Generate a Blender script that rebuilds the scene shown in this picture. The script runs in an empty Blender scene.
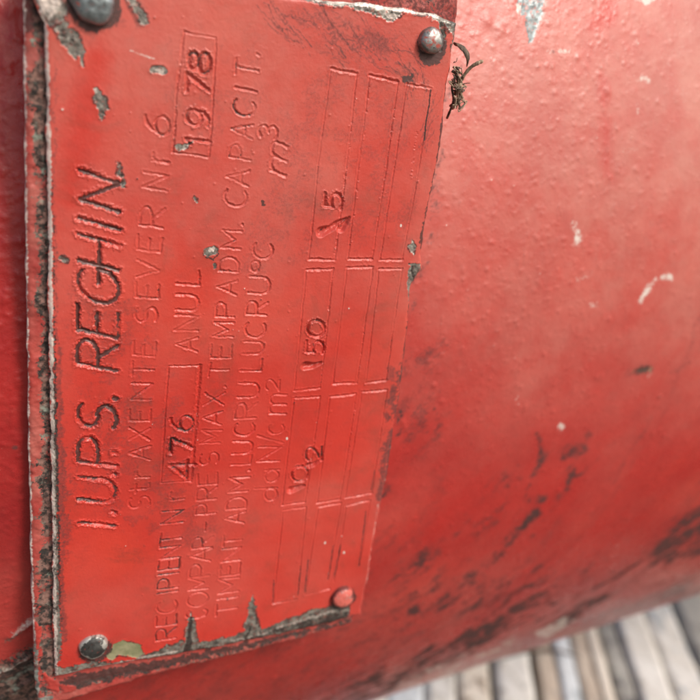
import bpy, math, random
import numpy as np
from mathutils import Matrix, Vector
random.seed(5)
S = bpy.context.scene
C = S.collection

# ------------------------------------------------------------------ camera geometry (pinhole solved from the plate's vanishing lines)
F = 700.0
_v1 = np.array([-292, 1900, F]); _v2 = np.array([1500, -27, F])
e1 = _v2/np.linalg.norm(_v2); _d = _v1-(_v1@e1)*e1; _d /= np.linalg.norm(_d); e2 = -_d
NN = np.cross(e1, e2); NN = NN if NN[2] < 0 else -NN
TH = math.radians(5.1)
AX = math.cos(TH)*e1+math.sin(TH)*e2; AZ = -math.sin(TH)*e1+math.cos(TH)*e2; AY = -NN
def ray(px, py): return np.array([(px-350)/F, (py-350)/F, 1.0])
C0 = ray(240, 330)*0.17
W = np.array([AX, AY, AZ])                       # camera coords -> world coords
CAM = -(W@C0)
cam_d = bpy.data.cameras.new('camera'); cam = bpy.data.objects.new('camera', cam_d); C.objects.link(cam)
R3 = np.column_stack([W[:, 0], -W[:, 1], -W[:, 2]])
M = Matrix(R3.tolist()).to_4x4(); M.translation = Vector(CAM.tolist()); cam.matrix_world = M
cam_d.sensor_width = 36; cam_d.lens = 36*F/700; cam_d.clip_start = 0.005; cam_d.clip_end = 400
cam_d.dof.use_dof = True; cam_d.dof.focus_distance = 0.166; cam_d.dof.aperture_fstop = 12
S.camera = cam
S.render.resolution_x = S.render.resolution_y = 1024

# ------------------------------------------------------------------ light: overcast-bright sky and one soft sun
SUN_AZ, SUN_EL = math.radians(36), math.radians(44)   # azimuth measured from -Y (out of the tank) towards +X
sd = np.array([math.sin(SUN_AZ)*math.cos(SUN_EL), -math.cos(SUN_AZ)*math.cos(SUN_EL), math.sin(SUN_EL)])
w = bpy.data.worlds.new('World'); S.world = w; w.use_nodes = True
nt = w.node_tree; bg = nt.nodes['Background']
sky = nt.nodes.new('ShaderNodeTexSky'); sky.sky_type = 'NISHITA'; sky.sun_disc = False
sky.sun_elevation = SUN_EL; sky.sun_rotation = math.atan2(sd[0], sd[1])
sky.air_density = 1.0; sky.dust_density = 6.0; sky.ozone_density = 0.6
nt.links.new(sky.outputs[0], bg.inputs[0]); bg.inputs[1].default_value = 0.115
sl = bpy.data.lights.new('sun', 'SUN'); sl.energy = 2.1; sl.angle = math.radians(16); sl.color = (1, .96, .9)
so = bpy.data.objects.new('sun', sl); C.objects.link(so)
so.rotation_euler = Vector(sd.tolist()).to_track_quat('Z', 'Y').to_euler()
S.view_settings.view_transform = 'Standard'; S.view_settings.look = 'None'
S.view_settings.exposure = 0.10; S.view_settings.gamma = 1.0
S.render.engine = 'CYCLES'

# ------------------------------------------------------------------ unprojection onto the real surfaces
def plate(px, py, off=0.0):                      # mm on the plate plane
    r = ray(px, py); P0 = C0+NN*off; t = (P0@NN)/(r@NN); p = r*t-C0
    return np.array([p@e1, p@e2])*1000
def wplane(px, py, y):                           # world x,z (m) where the ray meets the vertical plane at y
    d = W@ray(px, py); t = (y-CAM[1])/d[1]; p = CAM+d*t
    return p[0], p[2]
TR, TSO, TZ = 0.352, 0.0056, -0.03               # tank radius, stand-off behind plate face, axis height
TC = np.array([TSO+TR, TZ])
def tankp(px, py):                               # mm (along axis, around) on the tank
    d = W@ray(px, py); o = CAM[1:]-TC; a = d[1:]@d[1:]; b = o@d[1:]; c = o@o-TR*TR
    q = b*b-a*c; t = (-b-math.sqrt(max(q, 0)))/a; p = CAM+d*t
    return np.array([p[0], TR*math.atan2(p[2]-TZ, TC[0]-p[1])])*1000
def floorp(px, py, z):
    d = W@ray(px, py); t = (z-CAM[2])/d[2]; p = CAM+d*t
    return np.array([p[0], p[1]])

# ------------------------------------------------------------------ noise and mark rasters
def _h(ix, iy, seed):
    n = (ix.astype(np.int64)*374761393+iy.astype(np.int64)*668265263+seed*974634777) & 0xffffffff
    n = ((n ^ (n >> 13))*1274126177) & 0xffffffff
    return ((n ^ (n >> 16)) & 0xffff)/65535.0
def vn(x, y, seed=0):
    ix = np.floor(x); iy = np.floor(y); fx = x-ix; fy = y-iy
    fx = fx*fx*(3-2*fx); fy = fy*fy*(3-2*fy)
    a = _h(ix, iy, seed); b = _h(ix+1, iy, seed); c = _h(ix, iy+1, seed); d = _h(ix+1, iy+1, seed)
    return (a+(b-a)*fx)*(1-fy)+(c+(d-c)*fx)*fy
def fbm(x, y, sc, octv=4, seed=0, gain=.5):
    o = 0; amp = 1; tot = 0
    for k in range(octv):
        o = o+amp*vn(x/sc+13.7*k, y/sc-7.1*k, seed+k); tot += amp; amp *= gain; sc /= 2.03
    return o/tot*2-1                              # about -1..1 (mostly -.5..+.5)
def sst(a, b, x):
    t = np.clip((x-a)/(b-a), 0, 1); return t*t*(3-2*t)

def blur(f, n):
    for ax in (0, 1):
        for _ in range(2):
            c = np.cumsum(np.concatenate([np.repeat(f.take([0], ax), n+1, ax), f, np.repeat(f.take([-1], ax), n, ax)], ax), ax)
            L = f.shape[ax]; f = (c.take(range(2*n+1, 2*n+1+L), ax)-c.take(range(0, L), ax))/(2*n+1)
    return f
class Field:
    def __init__(s, u0, u1, v0, v1, step):
        s.u0, s.v0, s.st = u0, v0, step
        s.nu = int((u1-u0)/step)+1; s.nv = int((v1-v0)/step)+1
        s.U, s.V = np.meshgrid(u0+np.arange(s.nu)*step, v0+np.arange(s.nv)*step)
        s.n1 = fbm(s.U, s.V, 2.2, 4, 11); s.n2 = fbm(s.U, s.V, 2.2, 4, 57)
        s.f1 = fbm(s.U, s.V, .5, 3, 91)
        s.ch = {}
    def get(s, k):
        if k not in s.ch: s.ch[k] = np.zeros(s.U.shape, np.float64)
        return s.ch[k]
    def sl(s, pts, pad):
        p = np.array(pts); a = p.min(0)-pad; b = p.max(0)+pad
        i0 = max(0, int((a[0]-s.u0)/s.st)); i1 = min(s.nu, int((b[0]-s.u0)/s.st)+2)
        j0 = max(0, int((a[1]-s.v0)/s.st)); j1 = min(s.nv, int((b[1]-s.v0)/s.st)+2)
        return (slice(j0, j1), slice(i0, i1)) if i1 > i0 and j1 > j0 else None
    def segd(s, sl, a, b, warp):
        U = s.U[sl]+s.n1[sl]*warp; V = s.V[sl]+s.n2[sl]*warp
        dx, dy = b[0]-a[0], b[1]-a[1]; L = dx*dx+dy*dy+1e-9
        t = np.clip(((U-a[0])*dx+(V-a[1])*dy)/L, 0, 1)
        return np.hypot(U-a[0]-t*dx, V-a[1]-t*dy), t
    def stroke(s, ch, pts, r, soft=.3, val=1.0, warp=.3, rough=0.0, add=False):
        f = s.get(ch); rr = r if hasattr(r, '__len__') else [r]*len(pts)
        for k in range(len(pts)-1):
            a, b = pts[k], pts[k+1]; mr = max(rr)+soft+warp+rough
            sl = s.sl([a, b], mr)
            if sl is None: continue
            d, t = s.segd(sl, a, b, warp)
            rad = rr[k]+(rr[k+1]-rr[k])*t+rough*s.f1[sl]
            m = val*(1-sst(-soft, soft, d-rad))
            f[sl] = f[sl]+m if add else (np.maximum(f[sl], m) if val > 0 else np.minimum(f[sl], m))
    def poly(s, ch, pts, soft=.3, val=1.0, warp=.5, rough=0.0, patch=None):
        f = s.get(ch); sl = s.sl(pts, soft+warp+rough+.5)
        if sl is None: return
        U = s.U[sl]+s.n1[sl]*warp; V = s.V[sl]+s.n2[sl]*warp
        ins = np.zeros(U.shape, bool); dm = np.full(U.shape, 1e9); n = len(pts)
        for k in range(n):
            x1, y1 = pts[k]; x2, y2 = pts[(k+1) % n]
            c = ((y1 > V) != (y2 > V)) & (U < (x2-x1)*(V-y1)/(y2-y1+1e-12)+x1); ins ^= c
            dx, dy = x2-x1, y2-y1; t = np.clip(((U-x1)*dx+(V-y1)*dy)/(dx*dx+dy*dy+1e-9), 0, 1)
            dm = np.minimum(dm, np.hypot(U-x1-t*dx, V-y1-t*dy))
        sd_ = np.where(ins, -dm, dm)+rough*s.f1[sl]+(rough*1.2*s.n1[sl] if rough > 1 else 0)
        m = val*(1-sst(-soft, soft, sd_))
        if patch is not None: m = m*sst(patch-(.42 if getattr(s, 'streak', 0) else .25), patch+(.42 if getattr(s, 'streak', 0) else .25), (fbm(s.U[sl]*.8+s.V[sl]*.6, (s.V[sl]*.8-s.U[sl]*.6)*3, 9.0, 5, 33, .62) if getattr(s, 'streak', 0) else fbm(s.U[sl], s.V[sl], 3.0, 4, 33))+(.5 if rough > .5 else .12)*s.f1[sl]+.5)
        f[sl] = np.maximum(f[sl], m) if val > 0 else np.minimum(f[sl], m)
    def sample(s, ch, u, v):
        f = s.get(ch) if isinstance(ch, str) else ch
        x = np.clip((u-s.u0)/s.st, 0, s.nu-1.001); y = np.clip((v-s.v0)/s.st, 0, s.nv-1.001)
        i = x.astype(int); j = y.astype(int); fx = x-i; fy = y-j
        return (f[j, i]*(1-fx)+f[j, i+1]*fx)*(1-fy)+(f[j+1, i]*(1-fx)+f[j+1, i+1]*fx)*fy

# ------------------------------------------------------------------ mesh and property helpers
def link(name, me, mat=None, parent=None):
    o = bpy.data.objects.new(name, me); C.objects.link(o)
    if mat: me.materials.append(mat)
    if parent: o.parent = parent
    return o
def tag(o, label=None, cat=None, group=None, kind=None):
    for k, v in (('label', label), ('category', cat), ('group', group), ('kind', kind)):
        if v: o[k] = v
    return o
def grid_mesh(name, P, A=None, B=None, ring=None):
    """P: (nv,nu,3) front grid; ring: offset vector function giving the skirt positions; A,B: (nv,nu,4) attributes"""
    nv, nu = P.shape[:2]
    co = P.reshape(-1, 3); idx = np.arange(nv*nu).reshape(nv, nu)
    q = np.stack([idx[:-1, :-1], idx[:-1, 1:], idx[1:, 1:], idx[1:, :-1]], -1).reshape(-1, 4)
    aa = A.reshape(-1, 4) if A is not None else None; bb = B.reshape(-1, 4) if B is not None else None
    if ring is not None:
        b = np.concatenate([idx[0, :], idx[1:, -1], idx[-1, -2::-1], idx[-2:0:-1, 0]])
        rows = [b]
        for off in ring:
            s_ = len(co); co = np.vstack([co, co[b]*[1, 0, 1]+off[None, :]*[0, 1, 0]])
            if aa is not None: aa = np.vstack([aa, aa[b]])
            if bb is not None: bb = np.vstack([bb, bb[b]])
            rows.append(np.arange(s_, s_+len(b)))
        for r0, r1 in zip(rows[:-1], rows[1:]):
            q = np.vstack([q, np.stack([r0, r1, np.roll(r1, -1), np.roll(r0, -1)], -1)])
    me = bpy.data.meshes.new(name); n = len(co); m = len(q)
    me.vertices.add(n); me.vertices.foreach_set('co', co.astype(np.float32).ravel())
    me.loops.add(m*4); me.loops.foreach_set('vertex_index', q.astype(np.int32).ravel())
    me.polygons.add(m); me.polygons.foreach_set('loop_start', np.arange(0, m*4, 4, dtype=np.int32))
    me.polygons.foreach_set('loop_total', np.full(m, 4, np.int32))
    me.polygons.foreach_set('use_smooth', np.ones(m, bool)); me.update(calc_edges=True)
    for nm, arr in (('markA', aa), ('markB', bb)):
        if arr is not None:
            at = me.attributes.new(nm, 'FLOAT_COLOR', 'POINT'); at.data.foreach_set('color', arr.astype(np.float32).ravel())
    return me

# ------------------------------------------------------------------ materials
class NB:
    def __init__(s, name):
        s.m = bpy.data.materials.new(name); s.m.use_nodes = True; s.t = s.m.node_tree
        s.b = s.t.nodes['Principled BSDF']; s.co = s.t.nodes.new('ShaderNodeTexCoord').outputs['Object']
    def put(s, sock, v):
        if hasattr(v, 'links'): s.t.links.new(v, sock)
        elif isinstance(v, (tuple, list)): sock.default_value = (*v, 1)[:4] if len(v) == 3 and len(sock.default_value) == 4 else v
        else: sock.default_value = v
    def noise(s, sc, det=5, rough=.6, dist=0, vec=None):
        n = s.t.nodes.new('ShaderNodeTexNoise'); s.put(n.inputs['Vector'], vec or s.co)
        n.inputs['Scale'].default_value = sc; n.inputs['Detail'].default_value = det
        n.inputs['Roughness'].default_value = rough; n.inputs['Distortion'].default_value = dist
        return n.outputs['Fac']
    def voro(s, sc, vec=None):
        n = s.t.nodes.new('ShaderNodeTexVoronoi'); s.put(n.inputs['Vector'], vec or s.co); n.inputs['Scale'].default_value = sc
        return n.outputs['Distance']
    def mp(s, scale, rot=(0, 0, 0)):
        n = s.t.nodes.new('ShaderNodeMapping'); s.put(n.inputs['Vector'], s.co)
        n.inputs['Scale'].default_value = scale; n.inputs['Rotation'].default_value = rot
        return n.outputs[0]
    def mr(s, v, a, b, c=0., d=1.):
        n = s.t.nodes.new('ShaderNodeMapRange'); n.interpolation_type = 'SMOOTHSTEP'; s.put(n.inputs[0], v)
        for k, x in enumerate((a, b, c, d)): s.put(n.inputs[k+1], x)
        return n.outputs[0]
    def ma(s, op, a, b=0.):
        n = s.t.nodes.new('ShaderNodeMath'); n.operation = op; s.put(n.inputs[0], a); s.put(n.inputs[1], b); return n.outputs[0]
    def mix(s, f, a, b):
        n = s.t.nodes.new('ShaderNodeMix'); n.data_type = 'RGBA'; s.put(n.inputs[0], f); s.put(n.inputs[6], a); s.put(n.inputs[7], b)
        return n.outputs[2]
    def attr(s, nm):
        n = s.t.nodes.new('ShaderNodeAttribute'); n.attribute_name = nm
        x = s.t.nodes.new('ShaderNodeSeparateColor'); s.t.links.new(n.outputs['Color'], x.inputs[0])
        return x.outputs[0], x.outputs[1], x.outputs[2], n.outputs['Alpha']
    def bump(s, h, dist, strength=1.0, normal=None):
        n = s.t.nodes.new('ShaderNodeBump'); s.put(n.inputs['Height'], h); n.inputs['Distance'].default_value = dist
        n.inputs['Strength'].default_value = strength
        if normal: s.t.links.new(normal, n.inputs['Normal'])
        return n.outputs[0]
    def out(s, col, rough, nrm=None, metal=None, spec=None):
        s.put(s.b.inputs['Base Color'], col); s.put(s.b.inputs['Roughness'], rough)
        if nrm: s.put(s.b.inputs['Normal'], nrm)
        if metal is not None: s.put(s.b.inputs['Metallic'], metal)
        if spec is not None: s.put(s.b.inputs['Specular IOR Level'], spec)
        return s.m

def paint_material(name, red, red2, crimson, peel, rough0=.36, fine=2600, mcol=((.13, .14, .13), (.40, .41, .37), (.04, .036, .032)), gdark=.82, gsoft=.28, film=.0):
    """weathered red enamel; markA = metal, grime, pale, tone(0.5 neutral); markB = primer, dark groove fill, crust, dust"""
    n = NB(name)
    metal, grime_shade, pale, tone = n.attr('markA'); primer, groove_shade, crust, dust_sheen = n.attr('markB')  # these channels also carry painted shade and sheen
    big = n.noise(38, 5, .6); mid = n.noise(240, 5, .65); fin = n.noise(1400, 4, .65); vf = n.noise(fine, 3, .6)
    base = n.mix(n.mr(big, .35, .7), red, red2)
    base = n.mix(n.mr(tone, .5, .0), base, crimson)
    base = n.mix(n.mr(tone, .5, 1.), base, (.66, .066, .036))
    base = n.mix(n.mr(mid, .5, .75, 0, .3), base, (.30, .03, .022)); base = n.mix(n.mr(n.noise(85, 6, .68, .6), .50, .72, 0, film), base, (.26, .045, .028))
    # chalky dust film and painted sheen, in cloudy patches
    du = n.ma('MULTIPLY', dust_sheen, n.mr(n.noise(70, 6, .7), .25, .75, .45, 1.))
    base = n.mix(n.ma('MULTIPLY', du, .8), base, (.62, .27, .215))
    pin = n.mr(vf, .66, .76); base = n.mix(n.ma('MULTIPLY', pin, .3), base, (.75, .35, .3))
    g = n.mr(n.ma('ADD', grime_shade, n.mr(fin, .3, .7, -gsoft, gsoft)), .25-gsoft*.2, .8+.15*(gsoft < .2))
    gc = n.mix(n.mr(mid, .35, .65), (.035, .026, .027), (.10, .035, .032))
    base = n.mix(n.ma('MULTIPLY', g, gdark), base, gc)
    pr = n.mr(n.ma('ADD', primer, n.mr(fin, .3, .7, -.2, .2)), .4, .6)
    base = n.mix(pr, base, n.mix(n.mr(mid, .35, .65), (.20, .21, .11), (.32, .30, .18)))
    cr = n.mr(n.ma('ADD', crust, n.mr(fin, .3, .7, -.3, .3)), .4, .65)
    cc = n.mix(n.mr(n.noise(620, 5, .7), .42, .60), (.03, .025, .022), (.24, .13, .105)); cc = n.mix(n.mr(mid, .54, .70), cc, (.30, .33, .27))
    base = n.mix(cr, base, cc)
    me = n.mr(n.ma('ADD', metal, n.mr(fin, .3, .7, -.25, .25)), .42, .58)
    mc = n.mix(n.mr(n.noise(420, 5, .6), .35, .65), mcol[0], mcol[1]); mc = n.mix(n.mr(n.noise(350, 5, .6), .56, .66, 0, .85), mc, mcol[2])
    mc = n.mix(n.mr(n.noise(800, 5, .7), .53, .62, 0, .75), mc, (.30, .085, .065)); base = n.mix(me, base, mc)
    pl = n.mr(n.ma('ADD', pale, n.mr(fin, .3, .7, -.2, .2)), .3, .9)
    base = n.mix(pl, base, (.72, .62, .56))
    gr = n.mr(n.ma('ADD', groove_shade, n.mr(fin, .3, .7, -.3, .3)), .35, .75)
    base = n.mix(n.ma('MULTIPLY', gr, .87), base, (.045, .032, .03))
    ro = n.ma('ADD', rough0, n.mr(mid, .3, .7, -.06, .1))
    ro = n.ma('ADD', ro, n.ma('MULTIPLY', n.ma('MAXIMUM', g, cr), .35)); ro = n.ma('ADD', ro, n.ma('MULTIPLY', du, .12))
    nb = n.bump(n.noise(210, 3, .5), .0006*peel, .35)
    nb = n.bump(n.mr(n.voro(420), 0, .35, 1, 0), .00010*peel, .5, nb)
    nb = n.bump(fin, .00018, .4, nb)
    return n.out(base, ro, nb, n.ma('MULTIPLY', me, .3), .5)

M_plate = paint_material('plate red enamel', (.58, .046, .032), (.52, .038, .027), (.30, .022, .022), .35, .36, film=.45, gsoft=.14, mcol=((.10, .09, .08), (.33, .31, .27), (.04, .034, .03)))
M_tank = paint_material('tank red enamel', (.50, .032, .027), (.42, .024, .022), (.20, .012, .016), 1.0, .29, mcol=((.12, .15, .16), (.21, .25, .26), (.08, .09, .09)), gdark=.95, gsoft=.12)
M_pad = paint_material('pad old red paint', (.45, .05, .04), (.34, .04, .035), (.20, .02, .02), .8, .5)

# ------------------------------------------------------------------ the nameplate's raster: wear, lettering, frames
PF = Field(-52, 58, -108, 92, .11)
pp = lambda pts: [plate(x, y) for x, y in pts]

def arc(cx, cy, rx, ry, a0, a1, n=12):
    return [(cx+rx*math.cos(math.radians(a0+(a1-a0)*k/n)), cy+ry*math.sin(math.radians(a0+(a1-a0)*k/n))) for k in range(n+1)]
G = {
 'A': [[(0, 0), (.5, 1), (1, 0)], [(.2, .36), (.8, .36)]],
 'C': [arc(.55, .5, .52, .5, 50, 310, 14)],
 'D': [[(0, 0), (0, 1)], [(0, 1), (.4, 1)]+arc(.4, .5, .58, .5, 90, -90)+[(0, 0)]],
 'E': [[(1, 1), (0, 1), (0, 0), (1, 0)], [(0, .52), (.8, .52)]],
 'G': [arc(.52, .5, .52, .5, 55, 325, 16), [(.98, .2), (1, .5), (.6, .5)]],
 'H': [[(0, 0), (0, 1)], [(1, 0), (1, 1)], [(0, .5), (1, .5)]],
 'I': [[(.5, 0), (.5, 1)]],
 'L': [[(0, 1), (0, 0), (1, 0)]],
 'M': [[(0, 0), (0, 1), (.5, .3), (1, 1), (1, 0)]],
 'N': [[(0, 0), (0, 1), (1, 0), (1, 1)]],
 'O': [arc(.5, .5, .5, .5, 0, 360, 20)],
 'P': [[(0, 0), (0, 1), (.5, 1)]+arc(.5, .74, .48, .26, 90, -90, 8)+[(0, .48)]],
 'R': [[(0, 0), (0, 1), (.5, 1)]+arc(.5, .75, .48, .25, 90, -90, 8)+[(0, .5)], [(.4, .5), (1, 0)]],
 'S': [arc(.5, .74, .44, .26, 40, 270, 10)+arc(.5, .26, .46, .26, 90, -140, 10)],
 'T': [[(.5, 0), (.5, 1)], [(0, 1), (1, 1)]],
 'U': [[(0, 1), (0, .35)]+arc(.5, .35, .5, .35, 180, 360, 10)+[(1, 1)]],
 'V': [[(0, 1), (.5, 0), (1, 1)]],
 'X': [[(0, 0), (1, 1)], [(0, 1), (1, 0)]],
 '.': [[(.3, .0), (.6, .05), (.4, .09)]], '-': [[(0, .45), (1, .45)]], '/': [[(0, -.05), (1, 1.05)]],
 't': [[(.4, .95), (.4, .15), (.6, 0), (.95, .05)], [(.05, .68), (.9, .68)]],
 'r': [[(.1, 0), (.1, .68)], [(.1, .45), (.45, .66), (.95, .64)]],
 'd': [[(1, 0), (1, 1)], arc(.5, .28, .5, .28, 0, 360, 14)],
 'a': [[(1, .6), (1, 0)], arc(.5, .29, .5, .29, 0, 360, 14)],
 'c': [arc(.5, .32, .5, .32, 50, 310, 12)],
 'm': [[(0, 0), (0, .66)], [(0, .45)]+arc(.25, .45, .25, .21, 180, 0, 6)+[(.5, 0)], [(.5, .45)]+arc(.75, .45, .25, .21, 180, 0, 6)+[(1, 0)]],
 'o': [arc(.5, .8, .5, .22, 0, 360, 14)],
 '1': [[(.2, .8), (.6, 1), (.6, 0)]],
 '2': [arc(.5, .72, .48, .28, 160, -20, 10)+[(.75, .4), (0, .0), (1, 0)]],
 '3': [arc(.45, .75, .45, .25, 150, -80, 8)+arc(.45, .26, .5, .26, 80, -150, 8)],
 '4': [[(.75, 0), (.75, 1), (0, .3), (1, .3)]],
 '5': [[(.9, 1), (.1, 1), (.1, .55)]+arc(.45, .33, .5, .32, 110, -140, 10)],
 '6': [[(.85, 1), (.5, .92), (.2, .72), (.04, .42)]+arc(.5, .3, .5, .3, 170, 530, 16)],
 '7': [[(0, 1), (1, 1), (.35, 0)]],
 '8': [arc(.5, .76, .4, .24, 0, 360, 14), arc(.5, .27, .5, .27, 0, 360, 16)],
 '9': [arc(.5, .68, .46, .32, 0, 360, 16), [(.96, .68), (.9, .3), (.5, 0), (.15, .08)]],
 '0': [arc(.5, .5, .5, .5, 0, 360, 20)],
}
# every stroke: (points in plate mm, sigma mm, depth mm, dark-fill)
STROKES = []
def line(chars, ys, bx, cx, slant, sg, dep, dark, darkfn=None):
    """chars: (glyph, y start, y end); baseline x and cap x given along y (text runs up the photograph)"""
    ys = np.array(ys)[::-1]; bx = np.array(bx)[::-1]; cx = np.array(cx)[::-1]
    for g, ya, yb in chars:
        ym = (ya+yb)/2; B0 = plate(np.interp(ya, ys, bx), ya); B1 = plate(np.interp(yb, ys, bx), yb)
        h = plate(np.interp(ym, ys, bx), ym)[0]-plate(np.interp(ym, ys, cx), ym)[0]
        dk = darkfn(ym) if darkfn else dark
        for st in G[g]:
            pts = [B0+(B1-B0)*x+np.array([-h*y, slant*h*y]) for x, y in st]
            pts = [q+np.array([random.uniform(-.06, .06), random.uniform(-.06, .06)]) for q in pts] if len(pts) < 6 else pts
            STROKES.append((pts, sg, dep*random.uniform(.8, 1.15), dk))
def ch(s):
    o = []
    for t in s.split():
        a = t[1:].split(','); o.append((t[0], float(a[0]), float(a[1]) if len(a) > 1 else float(a[0])-3))
    return o
line(ch('I528,524 .514,511 U503,481 .476,473 P466,441 .454,451 S432,407 .400,397 R371,346 E338,314 G307,275 H271,246 I232,228 N212,184'),
     [530, 300, 180], [115, 118.5, 121], [78, 77.5, 79.5], .25, .36, .48, 1.5)
line(ch('S508,496 t493,483 r478,471 A460,446 X440,428 E421,410 N400,384 T377,363 E356,343 S324,308 E299,285 V279,262 E252,238 R228,209 N191,176 r164,155 6137,118'),
     [505, 420, 385, 315, 250, 190, 125], [150, 150, 153, 157.5, 161, 167, 170], [129, 129, 131, 135, 137.5, 143, 145.5], .08, .21, .22, .42)
line(ch('R638,627 E624,614 C612,599 I592,590 P587,577 I574,571 E568,559 N557,546 T544,532 N522,510 r500,491'),
     [635, 600, 570, 540, 515, 495], [176, 177, 179, 181, 184, 184], [156, 157, 158, 160, 162, 163], .03, .21, .28, .75)
line(ch('A352,338 N331,316 U311,296 L285,272'), [350, 320, 285], [197, 198, 199.5], [175, 175, 176], .05, .21, .24, .42)
line(ch('C617,608 O605,591 M588,576 P575,563 A561,548 R547,536 -530,522 P513,503 R499,487 E484,473 S465,452 M443,430 A425,411 X405,393 .388,385 '
        'T377,363 E358,345 M337,323 P317,303 A295,281 D272,258 M249,232 .226,223 C208,190 A187,171 P160,147 A139,125 C118,101 I93,90 T79,63 .56,53'),
     [610, 555, 508, 458, 437, 398, 375, 355, 310, 240, 200, 155, 110, 65], [207, 211, 216, 218, 221, 224, 228, 231, 235, 241, 247, 251, 255, 259],
     [186, 191, 196, 199, 201, 204, 209, 211, 216, 221, 224, 229.5, 233, 236], .04, .20, .24, .15, lambda y: .7 if y < 160 else .42)
line(ch('T613,602 I598,595 M591,577 E574,563 N560,547 T545,534 A523,511 D508,497 M491,477 .472,469 L464,455 U453,441 C436,422 R418,403 U397,383 '
        'L371,359 U354,342 C338,322 R315,302 U294,278 o273,262 C260,243'),
     [610, 540, 500, 460, 410, 370, 330, 286, 252], [237, 241.5, 247, 251, 256.5, 261, 265.5, 269.5, 273], [216, 223, 227, 231.5, 235.5, 240, 245, 248.5, 253], .04, .21, .25, .40)
line(ch('d500,488 a482,470 N461,447 /443,436 c434,423 m414,395'), [490, 400], [277, 287], [254, 262], .08, .20, .22, .36)
line(ch('2391,380'), [391, 380], [279, 280], [265, 266], .1, .18, .18, .1)
line(ch('m176,147'), [176, 147], [286, 288], [261, 263], .28, .24, .26, .35)
line(ch('3141,127'), [141, 127], [277, 278], [258, 259], .1, .22, .26, .25)
# hand-punched digits, deeper
line(ch('6431,416'), [431, 416], [193, 194], [170, 171], .05, .23, .46, .9)
line(ch('7453,439'), [455, 438], [192, 193], [170, 171], .1, .34, .64, 1.0)
line(ch('4478,461'), [478, 461], [194, 195], [170, 171], .1, .34, .64, 1.0)
line(ch('1149,138 9129,112'), [149, 112], [209, 210], [185, 187], .05, .25, .46, .5)
line(ch('796,79 875,55'), [96, 55], [208, 211], [186, 189], .08, .30, .55, .9)
line(ch('0481,466'), [481, 466], [308, 308], [291, 292], .05, .25, .5, .7)
line(ch('2461,447'), [461, 447], [322, 322], [306, 306], .05, .25, .5, .7)
line(ch('5354,341 0337,321'), [354, 321], [324, 325], [306, 308], .05, .25, .5, .7)
line(ch('5210,194'), [210, 194], [342, 343], [324, 325], .05, .28, .5, .2)
def wedge(pts, sg=.5, dep=.9):                    # punched "1": fat at its head, thin at its foot
    P_ = pp(pts); PF.stroke('wedge', P_, [sg*1.9]+[sg*1.2]*(len(P_)-2)+[sg*.35], .5, dep, .12, .05)
    PF.stroke('groove_shade', [P_[0]+[.1, .35], P_[-1]+[0, .25]], [.35, .1], .25, .5, .3, .2)  # upper wall of the punch darkened in colour, standing for shade
wedge([(291, 490), (298, 488), (304, 486)]); wedge([(308, 466), (314, 464), (319, 461)], .4)
wedge([(305, 366), (313, 366), (321, 363)]); wedge([(321, 232), (329, 229), (337, 224), (346, 219)], .55, .9); wedge([(341, 228), (345, 224), (349, 218)], .5, .8)
# ruled frames
def rule(pts, sg=.17, dep=.2, dark=.30, rough=.0):
    STROKES.append((pp(pts), sg, dep, dark))
# serial and year boxes
rule([(161, 483), (191, 481)]); rule([(161, 483), (166, 400), (169, 366)]); rule([(169, 366), (200, 366)], dark=.3); rule([(191, 481), (196, 420), (200, 366)], .28, .28, .1)
rule([(172, 152), (209, 157)]); rule([(173, 152), (177, 90), (184, 32)], .2, .2); rule([(184, 32), (216, 38)], dark=.3); rule([(209, 157), (213, 100), (216, 38)])
# table columns
for pts in ([(331, 69), (357, 74)], [(331, 69), (318, 165), (309, 259)], [(357, 74), (346, 170), (335, 260)], [(309, 259), (335, 260)],
            [(306, 270), (333, 269)], [(306, 270), (300, 335), (294, 391)], [(333, 269), (327, 330), (320, 388)], [(294, 391), (320, 388)],
            [(294, 398), (320, 397)], [(294, 398), (282, 505)], [(320, 397), (313, 450), (305, 502)], [(282, 505), (305, 502)],
            [(283, 510), (306, 507)], [(283, 510), (273, 604)], [(306, 507), (297, 599)], [(273, 604), (297, 599)],
            [(370, 75), (398, 82)], [(370, 75), (358, 170), (348, 259)], [(398, 82), (386, 170), (372, 259)], [(348, 259), (372, 259)],
            [(347, 268), (373, 267)], [(347, 268), (340, 325), (333, 384)], [(373, 267), (365, 325), (357, 383)], [(333, 384), (357, 383)],
            [(330, 397), (356, 394)], [(330, 397), (317, 503)], [(356, 394), (348, 450), (340, 499)], [(317, 503), (340, 499)],
            [(318, 507), (341, 503)], [(318, 507), (305, 595)], [(341, 503), (333, 548), (328, 580)], [(305, 595), (330, 589)],
            [(407, 84), (431, 88)], [(407, 84), (394, 170), (380, 260)], [(431, 88), (417, 180), (402, 260)], [(380, 260), (402, 260)],
            [(379, 269), (402, 269)], [(379, 269), (366, 383)], [(402, 269), (393, 330), (386, 381)], [(366, 383), (387, 380)],
            [(362, 392), (387, 390)], [(362, 392), (345, 498)], [(387, 390), (372, 492)], [(345, 498), (372, 493)],
            [(346, 506), (370, 500)], [(346, 506), (334, 582)], [(370, 500), (359, 566)]):
    rule(pts, sg=.16 if abs(pts[0][1]-pts[-1][1]) > 30 else .22, dep=.16 if abs(pts[0][1]-pts[-1][1]) > 30 else .26)
H = PF.get('h'); DK = PF.get('groove_shade')
irr = fbm(PF.U, PF.V, .45, 3, 301); modd = fbm(PF.U, PF.V, 4.5, 3, 305)
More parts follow.
